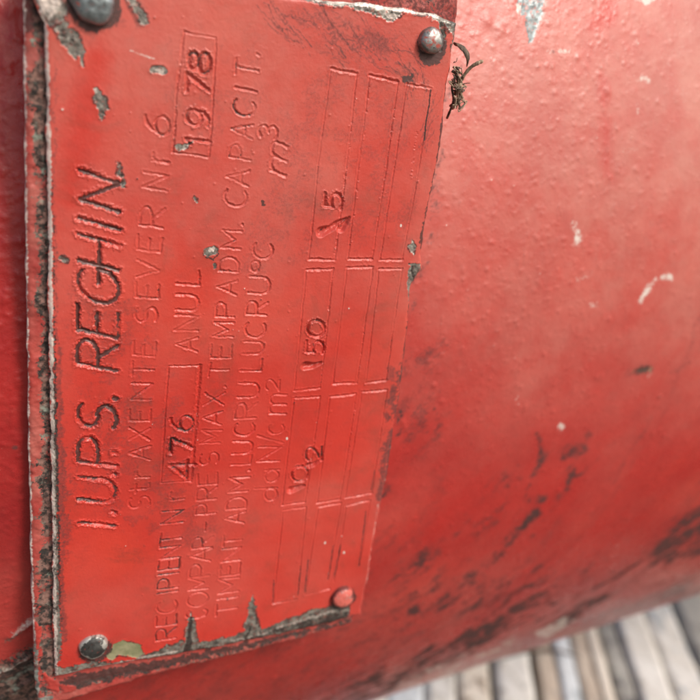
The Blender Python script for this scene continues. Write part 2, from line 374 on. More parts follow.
for pts, sg, dep, dk in STROKES:
    for k in range(len(pts)-1):
        sl_ = PF.sl([pts[k], pts[k+1]], sg*4+.3)
        if sl_ is None: continue
        d, t = PF.segd(sl_, pts[k], pts[k+1], .16)
        d = d/(1+.75*irr[sl_])
        H[sl_] = np.minimum(H[sl_], -dep*np.clip(.9+1.3*modd[sl_], .25, 1.4)*np.exp(-(d/(sg*1.15))**2*.9))
        b_ = PF.get('burr'); b_[sl_] = np.maximum(b_[sl_], dep*.36*np.exp(-((d-2.1*sg)/(sg*.8))**2))
        if dk > 0: DK[sl_] = np.maximum(DK[sl_], dk*(.75+1.1*fbm(PF.U[sl_], PF.V[sl_], 5, 3, 77))*np.exp(-(d/(sg*1.15))**2))
# dark fill in the lowest frame rules
for pts, v in (([(308, 560), (305, 592)], 1), ([(301, 566), (298, 595)], .8), ([(333, 546), (328, 580)], .95), ([(341, 544), (334, 578)], .95),
               ([(366, 512), (359, 566)], .9), ([(375, 470), (371, 490)], .9), ([(274, 580), (273, 603)], .8), ([(273, 604), (297, 599)], .5),
               ([(431, 90), (424, 140)], 1), ([(325, 345), (321, 384)], .35), ([(161, 470), (165, 400)], .35), ([(392, 340), (388, 372)], .5)):
    PF.stroke('groove_shade', pp(pts), .2, .15, v, .2, .12)
# rough, torn vertical rules: little beads of paint
for pts in ([(200, 366), (193, 470)], [(333, 269), (320, 388)], [(320, 397), (306, 500)], [(357, 90), (335, 258)], [(398, 90), (372, 255)],
            [(370, 85), (350, 250)], [(356, 400), (345, 480)], [(365, 320), (358, 380)], [(346, 170), (337, 240)], [(174, 140), (181, 60)], [(417, 130), (411, 180)]):
    a, b = pp(pts)
    for k in range(34):
        t = random.random(); c = a+(b-a)*t+np.array([random.gauss(0, .14), 0]); r = random.uniform(.08, .2)
        sl_ = PF.sl([c], .8)
        if sl_ is None: continue
        dd = np.hypot(PF.U[sl_]-c[0], PF.V[sl_]-c[1]); H[sl_] += random.choice((.14, .1, -.14))*np.exp(-(dd/r)**2)
        if random.random() < .3: PF.stroke('pale', [c, c+.01], r*.7, .1, .7, 0)
wd_ = PF.get('wedge'); H += PF.get('burr')*(H > -.05); H -= wd_*(1+.25*fbm(PF.U, PF.V, .9, 2, 15)); H += .35*np.clip(blur(wd_, 5)-wd_, 0, 1)
# --- bare metal chips
def chip(pts, soft=.12, warp=.8, rough=.35, edge=True, key='metal', val=1.0):
    q = pp(pts); PF.poly(key, q, soft, val, warp, rough)
def chs(pts, r, key='metal', val=1., warp=.6, rough=.3, soft=.12): PF.stroke(key, pp(pts), r, soft, val, warp, rough)
chip([(93, 86), (98, 86), (106, 97), (108, 108), (103, 121), (99, 119), (96, 102)])
chip([(73, 28), (80, 32), (83, 46), (84, 52), (76, 58), (66, 54), (60, 44), (58, 32)], val=.8)
chs([(78, 46), (84, 66)], [.5, .25]); chs([(58, 30), (66, 26)], .5)
chs([(154, 69), (163, 71)], [.8, .8], warp=.2); chs([(157, 71), (162, 72)], .45, 'pale', .8); chs([(131, 51), (154, 59)], .22, 'pale', .55, warp=.2)
chs([(208, 252), (214, 250)], [1., 1.], warp=.3); chs([(210, 250), (213, 249)], [.5, .5], 'pale', 1., warp=.3); chs([(206, 257), (213, 259), (218, 254)], .22, 'groove_shade', 1., warp=.2); chs([(214, 264), (214, 268)], .35)
chs([(196, 198), (197, 201)], .3); chs([(262, 201), (263, 205)], .4, 'groove_shade'); chs([(62, 258), (68, 260)], .55)
chs([(179, 148), (186, 145), (192, 142)], [.7, .5, .3])
chip([(130, -6), (136, 0), (146, 14), (150, 24), (143, 24), (134, 10), (126, -2)], val=.85)
PF.poly('grime_shade', pp([(128, -6), (146, 6), (152, 24), (138, 26), (126, 6)]), .6, .7, 1, .3)
chip([(118, 162), (122, 166), (125, 186), (119, 188), (119, 170)], val=.75)     # beside the N
# top edge, scraped bright
chip([(300, -8), (330, -2), (378, 4), (405, 9), (437, 13), (470, 20), (470, 32), (456, 36), (448, 28), (440, 19), (428, 16), (404, 13), (390, 20), (372, 14), (350, 8), (316, 4), (300, 0)], rough=.3)
chs([(440, 20), (444, 34), (441, 50)], [.6, .7, .4]); chip([(453, 20), (462, 20), (458, 60), (452, 70)], rough=.2)
PF.poly('pale', pp([(316, -6), (350, 0), (400, 8), (440, 15), (440, 18), (400, 12), (350, 5), (316, 1)]), .3, .8, .4, .2)
PF.poly('pale', pp([(382, 12), (402, 13), (400, 17), (388, 18)]), .3, .7, .4, .2)
# torn spot on the right edge
chip([(412, 238), (417, 246), (414, 256), (409, 246)], rough=.3); chip([(408, 264), (421, 263), (420, 283), (414, 301), (409, 302), (407, 286)], rough=.35)
PF.stroke('groove_shade', pp([(411, 268), (417, 284), (413, 296)]), .35, .2, 1, .8, .3)
# bottom edge: scraped grey lip with two upright gouges
chip([(40, 700), (50, 668), (62, 668), (92, 662), (128, 662), (160, 650), (182, 641), (196, 643), (232, 636), (248, 632), (270, 626), (290, 618), (312, 611), (330, 606), (350, 607), (346, 618), (300, 636), (250, 660), (200, 680), (150, 690), (40, 720)], warp=1.2, rough=.4)
chip([(184, 650), (187, 622), (190, 611), (194, 618), (195, 632), (200, 648)]); chip([(240, 645), (247, 615), (252, 595), (256, 608), (261, 628), (266, 644)])
PF.stroke('groove_shade', pp([(187, 652), (190, 630), (191, 616)]), [1.1, .5, .3], .3, 1, .6, .3)
PF.stroke('groove_shade', pp([(244, 650), (250, 626)]), [.8, .3], .3, .8, .6, .3); PF.stroke('groove_shade', pp([(262, 640), (257, 618)]), [.5, .3], .2, .6, .6, .2)
PF.stroke('groove_shade', pp([(198, 652), (240, 646), (300, 632), (352, 616)]), [.9, .5, .9, .7], .4, 1, 1, .5)
PF.poly('groove_shade', pp([(182, 656), (200, 646), (245, 640), (300, 622), (350, 610), (350, 622), (270, 645), (200, 662)]), .5, .8, 1.2, .6, .45)
PF.stroke('pale', pp([(200, 650), (236, 641), (262, 634), (300, 621), (335, 612)]), [.3, .4, .3, .6, .4], .3, .6, 1.2, .5)
PF.stroke('pale', pp([(58, 676), (90, 669), (130, 661), (176, 652)]), .4, .3, .7, .5, .2)
PF.stroke('primer', pp([(112, 655), (120, 648), (133, 650), (139, 655)]), [1.6, 2.2, 2.2, 1.2], .2, 1, .7, .3)
PF.poly('primer', pp([(290, 620), (312, 609), (335, 605), (345, 608), (320, 616), (298, 626)]), .4, .55, .8, .3)
# top left bent corner
chip([(20, -30), (62, -30), (70, 6), (66, 22), (54, 27), (47, 24), (38, 10)], rough=.3, warp=.8)
PF.poly('pale', pp([(32, -10), (58, -20), (64, 8), (52, 22), (44, 16)]), .8, .75, .8, .3)
# edges worn to metal / pale
PF.stroke('pale', pp([(40, 0), (46.5, 40), (49.5, 180), (51, 330), (53, 500), (56, 676)]), [.55, .4, .45, .5, .5, .45], .3, .85, .25, .3)
PF.stroke('metal', pp([(52, 330), (54, 440), (56, 560), (58, 660)]), [.3, .6, .7, .8], .3, .75, .6, .5)
PF.stroke('grime_shade', pp([(55, 60), (55, 200), (57, 330), (60, 460), (62, 560), (64, 640)]), [.25, .3, .4, 1.3, .7, .9], .6, .65, 1, .5)
PF.stroke('groove_shade', pp([(53, 180), (54, 300), (56, 420), (60, 600)]), [.14, .16, .25, .3], .2, .8, .3, .3)
PF.stroke('groove_shade', pp([(457, 50), (448, 110), (441, 150), (434, 190)]), [.3, .4, .5, .4], .3, 1, .6, .5)
PF.stroke('groove_shade', pp([(436, 180), (428, 214), (420, 245)]), [.5, 1.1, .3], .4, .95, .8, .5)
PF.stroke('groove_shade', pp([(455, 60), (450, 75), (444, 116), (440, 150), (428, 214), (421, 250)]), [.35, .4, .5, .5, .6, .4], .3, 1, .5, .5)
PF.stroke('groove_shade', pp([(411, 305), (406, 346), (400, 394), (391, 448), (384, 500)]), [.4, .5, .5, .5, .3], .3, .95, .5, .5)
PF.poly('grime_shade', pp([(402, 355), (412, 360), (398, 430), (392, 480), (384, 520), (376, 500), (380, 450), (388, 390)]), .8, .75, 1.2, .6, .32)
PF.poly('grime_shade', pp([(388, 365), (396, 368), (394, 384), (386, 380)]), .5, .6, .8, .4)
PF.stroke('pale', pp([(378, 505), (370, 560), (365, 600)]), .3, .3, .5, .4, .4)
# grime rings round the rivets, with painted shadow crescents below right
for (x, y), r, v in (((432, 46), 3.5, 1.), ((93, 2), 4.6, .9), ((95, 650), 3.9, .8), ((343, 599), 3.9, .8)):
    c = plate(x, y); PF.stroke('groove_shade', [c+[.25, -.35], c+[.3, -.4]], r+.35, .5, v, .5, .3); PF.stroke('grime_shade', [c, c+.01], r+1.0, 1.4, .6, .8, .4)
PF.stroke('grime_shade', pp([(75, 22), (95, 30), (116, 20)]), 1.6, 1.4, .5, 1, .5)
# scuffs: groups of fine dark scratches
def scuff(poly_, n, ang, ln, v, key='grime_shade', seed=1):
    rr = random.Random(seed); P_ = np.array(pp(poly_)); a = P_.min(0); b = P_.max(0)
    for _ in range(n):
        c = np.array([rr.uniform(a[0], b[0]), rr.uniform(a[1], b[1])])
        ins = False; m = len(P_)
        for k in range(m):
            x1, y1 = P_[k]; x2, y2 = P_[(k+1) % m]
            if (y1 > c[1]) != (y2 > c[1]) and c[0] < (x2-x1)*(c[1]-y1)/(y2-y1)+x1: ins = not ins
        if not ins: continue
        an = math.radians(ang+rr.gauss(0, 12)); L = rr.uniform(.4, 1)*ln; d = np.array([math.cos(an), math.sin(an)])*L/2
        PF.stroke(key, [c-d, c+np.array([rr.gauss(0, .3), rr.gauss(0, .3)]), c+d], rr.uniform(.05, .2), .22, v*rr.uniform(.5, 1), .6, .1)
scuff([(262, 8), (330, 12), (400, 30), (420, 60), (400, 80), (330, 60), (280, 40)], 220, -28, 8, .85, seed=2)
scuff([(290, 8), (320, 10), (322, 22), (296, 20)], 40, -10, 5, .8, seed=22)
scuff([(340, 30), (385, 35), (390, 62), (350, 56)], 60, -40, 5, .7, seed=23)
PF.poly('grime_shade', pp([(280, 8), (340, 16), (400, 34), (395, 62), (350, 56), (300, 34)]), 2.5, .62, 2, 1, .40)
scuff([(398, 68), (425, 66), (428, 84), (405, 92)], 70, -45, 5, .9, seed=3); scuff([(404, 76), (412, 74), (416, 96), (408, 96)], 40, -80, 4, .9, seed=4)
PF.stroke('groove_shade', pp([(404, 80), (410, 78)]), .9, .4, .9, .8, .5)
scuff([(425, 90), (437, 92), (432, 150), (422, 140)], 50, 80, 7, .75, seed=5)
scuff([(240, 262), (255, 200), (330, 150), (400, 130), (405, 170), (330, 230), (280, 260)], 120, 35, 9, .42, seed=6)
PF.poly('grime_shade', pp([(232, 262), (262, 200), (330, 176), (345, 200), (300, 232), (262, 262)]), 3, .40, 2.5, 1, .42)
PF.poly('grime_shade', pp([(335, 120), (392, 110), (402, 150), (388, 180), (352, 180)]), 3, .40, 2.5, 1, .46)
PF.poly('grime_shade', pp([(196, 360), (236, 372), (240, 412), (206, 404)]), 2, .35, 2, 1, .4)
PF.poly('grime_shade', pp([(180, 440), (206, 470), (212, 540), (190, 520)]), 2.5, .38, 2, 1, .4)
PF.poly('grime_shade', pp([(265, 480), (285, 485), (285, 520), (268, 515)]), 2, .35, 2, 1, .4)
PF.poly('grime_shade', pp([(56, 430), (74, 440), (78, 520), (70, 570), (58, 560)]), 2.2, .62, 1.5, 1, .38)
PF.poly('grime_shade', pp([(108, 540), (150, 545), (152, 570), (110, 568)]), 2, .34, 2, 1, .45)
PF.poly('grime_shade', pp([(130, 480), (160, 470), (166, 560), (140, 560)]), 2.5, .25, 2, 1, .45)
scuff([(60, 300), (90, 300), (90, 420), (62, 420)], 45, -60, 3, .5, seed=7)
scuff([(65, 500), (130, 520), (150, 600), (70, 620)], 60, 70, 4, .3, seed=8)
scuff([(150, 480), (260, 440), (262, 560), (160, 620)], 90, 60, 5, .3, seed=18)
PF.poly('grime_shade', pp([(300, 60), (345, 60), (440, 100), (420, 240), (300, 260), (250, 300), (230, 270)]), 5, .40, 5, .4, .42)
PF.poly('grime_shade', pp([(60, 280), (130, 280), (200, 420), (230, 560), (150, 560), (70, 500)]), 5, .46, 5, .4, .46)
PF.poly('grime_shade', pp([(150, 40), (260, 20), (280, 100), (210, 160), (160, 120)]), 5, .38, 5, .4, .5)
scuff([(110, 140), (280, 100), (300, 330), (120, 330)], 110, 55, 5, .28, seed=31); scuff([(270, 300), (400, 280), (380, 560), (270, 560)], 110, 75, 5, .32, seed=32)
# paint tone: broad cloudy changes and the brighter, thicker red near the left
tone = PF.get('tone'); tone[:] = .5+.30*fbm(PF.U, PF.V, 30, 3, 5)
# patchy dust film, plus pale sky sheen painted over the upper half
dust_sheen = PF.get('dust_sheen'); v_ = PF.V; dust_sheen[:] = np.clip(.06+.46*sst(-45, 75, v_)+.30*fbm(PF.U, PF.V, 26, 4, 8), 0, 1)
for pts in ([(96, 60), (84, 130), (70, 200)],):
    PF.stroke('clean', pp(pts), [2.5, 3, 2], 2.5, 1, 1)
PF.poly('clean', pp([(180, 240), (215, 262), (220, 300), (170, 320), (165, 280)]), 3, .8, 2)
PF.poly('clean', pp([(345, 150), (430, 130), (400, 260), (350, 250)]), 4, .6, 2)
dust_sheen *= 1-.85*PF.get('clean')
rr = random.Random(12)
for _ in range(230):                              # specks, nibs and pin chips
    c = np.array([rr.uniform(-44, 50), rr.uniform(-98, 80)]); r = abs(rr.gauss(0, .13))+.07
    sl_ = PF.sl([c], 1.2); dd = np.hypot(PF.U[sl_]-c[0], PF.V[sl_]-c[1]); H[sl_] += .12*np.exp(-(dd/r)**2)
    if rr.random() < .3: PF.stroke(rr.choice(('pale', 'groove_shade')), [c, c+.02], r*.7, .08, .8, .1)
for x, y in ((325, 542), (401, 225), (344, 552), (287, 438), (403, 371), (399, 398), (391, 448), (386, 480)): PF.stroke('pale', pp([(x, y), (x, y+1)]), .3, .15, 1, .1)
mt = np.clip(PF.get('metal')+PF.get('primer'), 0, 1); ring = blur(mt, 4)
inner = np.clip(mt-blur(mt, 7), 0, 1)*2
PF.get('groove_shade')[:] = np.maximum(PF.get('groove_shade'), np.clip(ring*(1-mt)*3.2, 0, .75)*sst(-.15, .25, PF.n1))  # dark ring outside chips: shadow of the lifted paint put into colour
PF.get('pale')[:] = np.maximum(PF.get('pale'), .55*inner*sst(.0, .4, PF.n2)*(PF.get('metal') > .5))
for nm in ('metal', 'primer'): H -= .10*sst(.3, .7, PF.get(nm))
H += .10*np.clip(ring*(1-mt)*2, 0, 1)
H += .035*fbm(PF.U, PF.V, 3.0, 3, 21)+.012*PF.f1+.12*fbm(PF.U, PF.V, 30, 2, 31)+PF.f1*.10*sst(.4, .7, PF.get('metal'))
H += .5*np.exp(-((np.hypot(PF.U-plate(40, 6)[0], PF.V-plate(40, 6)[1]))/7)**2)

# ------------------------------------------------------------------ nameplate: Coons grid inside its real outline
def curve(pts):
    q = np.array(pp(pts)); L = np.concatenate([[0], np.cumsum(np.hypot(*np.diff(q, axis=0).T))]); L /= L[-1]
    return lambda t: np.stack([np.interp(t, L, q[:, 0]), np.interp(t, L, q[:, 1])], -1)
cB = curve([(54, 678), (118, 665.5), (180, 655), (230, 645.5), (266, 638), (320, 626), (361, 615)])
cT = curve([(27, -38), (150, -22), (316, -1), (345, 1), (377, 5), (410, 9), (436, 14), (457, 22)])
cL = curve([(54, 678), (53.5, 600), (51.5, 470), (50, 400), (48.8, 330), (47.6, 240), (47, 180), (46, 100), (45, 60), (44, 22), (39, 11), (34, -2), (27, -38)])
cR = curve([(361, 615), (368, 578), (378, 520), (386, 480), (391, 448), (400, 394), (406, 346), (410, 307), (411, 285), (422, 268), (421, 255), (428, 214), (441, 150), (444, 116), (451, 62), (455, 45), (457, 22)])
nu, nv = 700, 1250
a = np.linspace(0, 1, nu)[None, :, None]; b = np.linspace(0, 1, nv)[:, None, None]
B_, T_ = cB(a[0, :, 0])[None], cT(a[0, :, 0])[None]; L_, R_ = cL(b[:, 0, 0])[:, None], cR(b[:, 0, 0])[:, None]
UV = (1-b)*B_+b*T_+(1-a)*L_+a*R_-((1-a)*(1-b)*B_[:, :1]+a*(1-b)*B_[:, -1:]+(1-a)*b*T_[:, :1]+a*b*T_[:, -1:])
def ragged(UV, amp):
    n_ = np.stack([fbm(UV[..., 0], UV[..., 1], 3.5, 4, 71), fbm(UV[..., 0], UV[..., 1], 3.5, 4, 72)], -1)
    e = np.minimum(np.minimum(a, 1-a)*95, np.minimum(b, 1-b)*170)
    return UV+n_*amp*np.exp(-e/1.5)
UV = ragged(UV, .55); U, V = UV[..., 0], UV[..., 1]
hh = PF.sample('h', U, V)
e_ = np.minimum(np.minimum(a, 1-a)*94, np.minimum(b, 1-b)*172)[..., 0]
hh = hh-.55*np.exp(-(e_/.45)**1.5)
P = np.stack([U, -hh, V], -1)/1000
def marks(Fd, U, V): return (np.stack([Fd.sample(k, U, V) for k in ('metal', 'grime_shade', 'pale', 'tone')], -1),
                             np.stack([Fd.sample(k, U, V) for k in ('primer', 'groove_shade', 'crust', 'dust_sheen')], -1))
A_, Bm = marks(PF, U, V)
nameplate = bpy.data.objects.new('nameplate', None); C.objects.link(nameplate); nameplate.rotation_euler = (0, TH, 0)
nameplate.empty_display_size = .02
tag(nameplate, 'red painted metal data plate with stamped lettering, riveted onto the red tank', 'nameplate')
link('stamped_sheet', grid_mesh('stamped_sheet', P, A_, Bm, [np.array([0, .0008, 0]), np.array([0, .0016, 0])]), M_plate, nameplate)

# rivets
def rivet_mat(name, steel, red, cover, ro=.4, rim=None, rr_=.0024):
    n = NB(name); f = n.noise(650, 5, .65); g = n.noise(2200, 4, .6)
    c = n.mix(n.mr(n.noise(420, 3), .3, .7), tuple(x*.5 for x in steel), steel)
    c = n.mix(n.mr(f, cover-.06, cover+.06), red, c) if cover > 0 else c
    c = n.mix(n.mr(n.noise(1100, 4), .62, .7), c, (.05, .04, .035))
    if rim:
        v = n.t.nodes.new('ShaderNodeVectorMath'); v.operation = 'LENGTH'; n.put(v.inputs[0], n.mp((1, 0, 1)))
        c = n.mix(n.mr(n.ma('ADD', v.outputs['Value'], n.mr(n.noise(520, 4), .3, .7, -.0009, .0009)), rr_-.0003, rr_+.0003), c, rim)
    me = n.mr(f, cover-.06, cover+.06, 0, .7)
    return n.out(c, ro, n.bump(n.noise(500, 3), .0004, .5), me)
def rivet(px, py, r, h, mat, seed, label, flat=.5, hexa=0.0, tilt=(0, 0)):
    c = plate(px, py)/1000; rr = random.Random(seed); nr, ns = 26, 72
    th = np.linspace(0, 2*np.pi, ns, endpoint=False); V_ = []
    ph = [rr.uniform(0, 6.28) for _ in range(5)]
    for k in range(nr+1):
        t = k/nr
        if t < .75: rad = t/.75*.93; z = 1-flat*.45*(rad**2)-(1-flat*.45)*.55*rad**6
        else:
            q = (t-.75)/.25; rad = .93+.07*math.sin(q*math.pi/2); z = (1-flat*.45*.87-(1-flat*.45)*.55*.65)*(1-q)-.35*q
        w_ = 1+rad*(.035*np.sin(2*th+ph[0])+.03*np.sin(3*th+ph[1])+.015*np.sin(7*th+ph[2])+hexa*np.cos(6*th+ph[3]))
        x = rad*r*w_*np.cos(th); y = rad*r*w_*np.sin(th)
        zz = h*z+h*.10*fbm(x*1000+seed*9, y*1000, 2.2, 2, seed)*(rad < .99)+tilt[0]*x+tilt[1]*y
        V_.append(np.stack([x, -zz, y], -1))
    P_ = np.stack(V_, 0); P_ = np.concatenate([P_, P_[:, :1]], 1)
    o = link('rivet', grid_mesh('rivet', P_[::-1]), mat, nameplate); o.location = (c[0], -.0001, c[1]); o['label'] = label
    return o
rivet(430, 41, .0031, .0021, rivet_mat('worn steel rivet', (.55, .55, .53), (.42, .09, .07), .44, .42, (.20, .20, .19), .0025), 3, 'worn silver rivet head with a trace of red', .6)
rivet(92, 1, .0042, .0026, rivet_mat('blue grey rivet', (.40, .47, .50), (.45, .10, .08), .34, .38), 5, 'large bluish steel rivet head', .5, .03)
rivet(93, 645, .0036, .0018, rivet_mat('dark steel rivet', (.13, .13, .125), (.40, .07, .05), .34, .5, (.55, .55, .51), .0029), 8, 'dark scraped rivet head with a pale rim', .3, 0, (.12, -.12))
rivet(342, 596, .0038, .0022, rivet_mat('painted rivet', (.62, .60, .56), (.66, .15, .12), .62, .34, (.16, .04, .035), .0032), 11, 'rivet head still covered in pinkish red paint', .8)

# ------------------------------------------------------------------ tank
tank = bpy.data.objects.new('pressure_tank', None); C.objects.link(tank); tank.location = (0, TC[0], TZ); tank.empty_display_size = .05
tag(tank, 'large horizontal red painted steel tank with chipped and grimy enamel', 'tank')
c4 = np.array([tankp(x, y) for x, y in ((0, 0), (700, 0), (0, 700), (330, 700), (450, 665), (560, 630), (700, 590))])
s0, s1 = c4[:, 0].min()-12, c4[:, 0].max()+15; v0, v1 = c4[:, 1].min()-45, c4[:, 1].max()+12
print('TANK WINDOW', s0, s1, v0, v1)
TF = Field(s0, s1, v0, v1, .4)
TF.streak = 1
tp = lambda pts: [tankp(x, y) for x, y in pts]
TF.n1 = fbm(TF.U, TF.V, 9, 5, 11); TF.n2 = fbm(TF.U, TF.V, 9, 5, 57)
tH = TF.get('h')
TF.get('tone')[:] = .50-.24*(1-sst(-52, -40, TF.U))+.20*fbm(TF.U, TF.V, 60, 4, 15)-.12*(1-sst(-170, -60, TF.V))+.14*fbm(TF.U*.8+TF.V*.6, (TF.V*.8-TF.U*.6)*4, 70, 4, 16)  # tone lowered leftward and downward: shade put into the paint colour
TF.get('dust_sheen')[:] = np.clip(.0+.65*sst(-60, 120, TF.V)*sst(-60, 60, TF.U)+.45*sst(20, 260, TF.U)*sst(-120, 60, TF.V)+.04+.26*fbm(TF.U, TF.V, 45, 5, 18)+.10*fbm(TF.U*.8+TF.V*.6, (TF.V*.8-TF.U*.6)*4, 60, 4, 19), 0, 1)  # upper right whitened as a painted highlight, over patchy dust
ts = lambda k, pts, r, soft=.6, v=1., warp=2.2, rough=.9: TF.stroke(k, tp(pts), r, soft*2.2, v*.9, warp, rough*.4)
tpo = lambda k, pts, soft=.6, v=1., warp=2., rough=.6, patch=None: TF.poly(k, tp(pts), soft*(1.9 if k == 'grime_shade' else 1.4), v, warp*1.6, rough*1.3, patch)
tpo('metal', [(516, -8), (546, -8), (546, 8), (539, 22), (537, 40), (531, 42), (528, 30), (526, 14), (517, 8)], .5, 1, 1.5)
tpo('pale', [(632, -4), (660, -4), (655, 5), (644, 4)], .5, 1, 1); tpo('pale', [(515, 0), (525, 2), (523, 12), (516, 14)], .4, .7, 1)
ts('redspot', [(594, 24), (606, 14), (610, 10)], [2, 3.4, 3.4], .8, 1, .6); ts('redspot', [(602, 80), (603, 96)], [1.6, 1.6], 1, .8)
ts('redspot', [(606, 120), (608, 175)], [1.6, 1.3], 1.5, .7); ts('redspot', [(668, 70), (672, 110)], [3, 2], 3, .6)
ts('pale', [(549, 54), (571, 52)], .9, .8, .8); ts('pale', [(635, 76), (648, 80)], .9, .7, .8); ts('pale', [(632, 22), (636, 44)], .8, .8, .6)
ts('pale', [(572, 224), (577, 240)], [1.3, 2.2], .9, .9); ts('pale', [(640, 302), (647, 290), (655, 280)], [1, 1.6, 1], .7, 1, 1); ts('pale', [(661, 276), (670, 278)], 1.1, .7, .95)
ts('pale', [(630, 352), (633, 320), (640, 296)], [2, 2.4, 1.8], 3, .32, 2); ts('pale', [(578, 280), (590, 276)], 1.2, 1.2, .5); ts('pale', [(592, 302), (598, 303)], .8, .6, .7)
ts('pale', [(624, 152), (644, 148)], .8, 1, .55); ts('pale', [(636, 106), (638, 112)], 1.2, .8, .7)
tpo('pale', [(570, 60), (596, 70), (592, 120), (574, 110)], 5, .28, 4, 2); tpo('pale', [(640, 50), (700, 20), (700, 120), (660, 130)], 7, .26, 5, 2)
ts('primer', [(632, 371), (650, 369)], [1.4, 2.0], 1.0, .62, 1.5); ts('grime_shade', [(630, 371), (650, 370)], [1.8, 2.2], 1.5, .9, 1.5); ts('groove_shade', [(635, 371), (646, 368)], [1.3, 1.6], 1.2, 1.1, 1.5); ts('pale', [(648, 376), (655, 373)], .8, .5, .7)
ts('pale', [(516, 395), (518, 404)], .8, .8, .5); ts('pale', [(560, 425), (563, 427)], 1.3, .8, .85); ts('pale', [(404, 460), (410, 490), (406, 510)], .8, 1.5, .3)
# dark scuffs
for pts, r, v in (([(536, 434), (540, 446), (543, 458)], [.8, .7, 1.4], .8), ([(543, 458), (540, 466), (534, 478)], [1.6, .9, .6], 1), ([(533, 494), (543, 497)], [1.0, 1.5], 1),
                  ([(531, 514), (526, 522)], [1.6, 1.6], 1.1), ([(521, 530), (508, 543)], [.7, 1.3], .9), ([(508, 543), (496, 556), (470, 575)], [1, .8, .5], .6),
                  ([(589, 433), (586, 440)], [1.2, .8], .75), ([(569, 448), (582, 446)], [2.2, 1.6], .8), ([(590, 462), (578, 472), (570, 480)], [.6, .9, .8], .85),
                  ([(570, 466), (571, 476), (567, 489)], [1, 1.4, .9], .9), ([(560, 496), (552, 502)], [1, .7], .6), ([(510, 458), (516, 463)], [.8, .6], .6),
                  ([(700, 318), (688, 352), (678, 372)], [.8, 1, 1], .5), ([(678, 372), (668, 400), (650, 436)], [.9, .6, .6], .42), ([(650, 410), (636, 440), (620, 470), (588, 520)], [.5, .9, .8, .9], .5),
                  ([(650, 470), (630, 500), (610, 530)], [.7, .8, .7], .42), ([(612, 440), (594, 458), (572, 476)], [.4, .5, .5], .5),
                  ([(676, 371), (684, 364)], [1, .7], .7), ([(410, 606), (412, 609)], [1.6, 1.5], 1.0)):
    TF.stroke('grime_shade', tp(pts), [q_*1.5 for q_ in r], 3.0, v*1.15, 4.0, 1.5)
tpo('grime_shade', [(650, 545), (676, 524), (700, 505), (725, 495), (725, 560), (690, 558), (662, 564), (640, 580)], 6, 1.25, 7, 5, .22)
tpo('grime_shade', [(40, 660), (350, 600), (470, 560), (470, 640), (330, 720), (100, 760), (40, 760)], 8, .46, 6, .5, .25)  # film that darkens the tank below the plate
tpo('grime_shade', [(470, 590), (560, 540), (700, 560), (700, 600), (560, 640), (470, 670)], 6, .42, 6, .5, .3)
ts('grime_shade', [(640, 575), (660, 552), (690, 532)], [1, 3, 5], 3, .9)
ts('grime_shade', [(690, 530), (715, 522)], [5, 6], 3, .9)
tpo('grime_shade', [(600, 575), (630, 558), (632, 572), (604, 590)], 2.5, .6, 4, 2, .35); tpo('grime_shade', [(570, 540), (620, 545), (600, 565), (565, 560)], 4, .5, 5, 2, .4)
tpo('grime_shade', [(300, 700), (420, 648), (470, 628), (520, 600), (548, 590), (556, 604), (520, 628), (480, 652), (430, 672), (340, 720)], 4, .95, 6, 3, .40)
tpo('grime_shade', [(440, 600), (520, 560), (560, 545), (560, 580), (500, 620), (450, 640)], 6, .8, 6, 3, .42)
tpo('grime_shade', [(380, 560), (430, 530), (480, 545), (460, 600), (400, 620)], 6, .7, 6, 3, .46)
tpo('grime_shade', [(462, 636), (480, 627), (500, 617), (508, 622), (488, 642), (466, 650)], 2, 1.1, 3, 2)
tpo('grime_shade', [(545, 625), (575, 604), (610, 588), (612, 594), (580, 616), (556, 632)], 2, .85, 3, 2)
tpo('grime_shade', [(390, 330), (460, 320), (460, 420), (430, 450), (385, 470)], 7, .6, 6, 3, .42)
tpo('grime_shade', [(360, 500), (420, 520), (460, 560), (380, 640), (340, 650)], 7, .5, 6, 3, .4)
tpo('grime_shade', [(480, 470), (530, 460), (520, 520), (470, 560), (440, 580), (450, 540)], 5, .55, 5, 3, .5)
tpo('grime_shade', [(640, 586), (700, 560), (715, 600), (640, 612)], 3, .6, 4, 2, .45)
tpo('pale', [(350, 712), (420, 668), (470, 648), (500, 640), (520, 630), (530, 650), (470, 672), (400, 700), (350, 730)], 4, .62, 5, 3, .40)
tpo('pale', [(530, 634), (560, 618), (572, 622), (545, 640)], 2.5, .75, 3, 2); tpo('metal', [(575, 622), (620, 600), (690, 580), (700, 590), (640, 615), (580, 640)], 3, .6, 4, 3, .42)
for pts, r_, v in (([(536, 476), (530, 500), (520, 530), (500, 556), (470, 580), (440, 602), (400, 622), (350, 645)], [.8, 1.5, 1.5, 2, 2, 2.5, 2.5, 2], .62),
                   ([(572, 480), (555, 505), (530, 530), (505, 560), (470, 590)], [.6, 1, 1.2, 1.5, 1], .42),
                   ([(600, 560), (560, 585), (520, 606), (470, 632), (400, 668)], [1, 2, 3, 3, 2], .8), ([(690, 520), (650, 552), (600, 585), (560, 606)], [2, 2, 2, 1], .6),
                   ([(460, 520), (440, 540), (420, 570), (415, 600)], [.8, 1, 1.5, 1], .5), ([(455, 50), (447, 116), (430, 214), (412, 306), (394, 448), (370, 580), (362, 620)], [.8, .8, .8, 1, 1, 1, 1], .5),  # second path: contact shadow beside the plate edge, painted on the tank
                   ([(705, 470), (690, 500), (660, 530), (635, 560)], [1, 1, 2, 1], .45)):
    TF.stroke('smear_shade', tp(pts), [q_*1.3 for q_ in r_], 5, v*1.7, 7, 3)
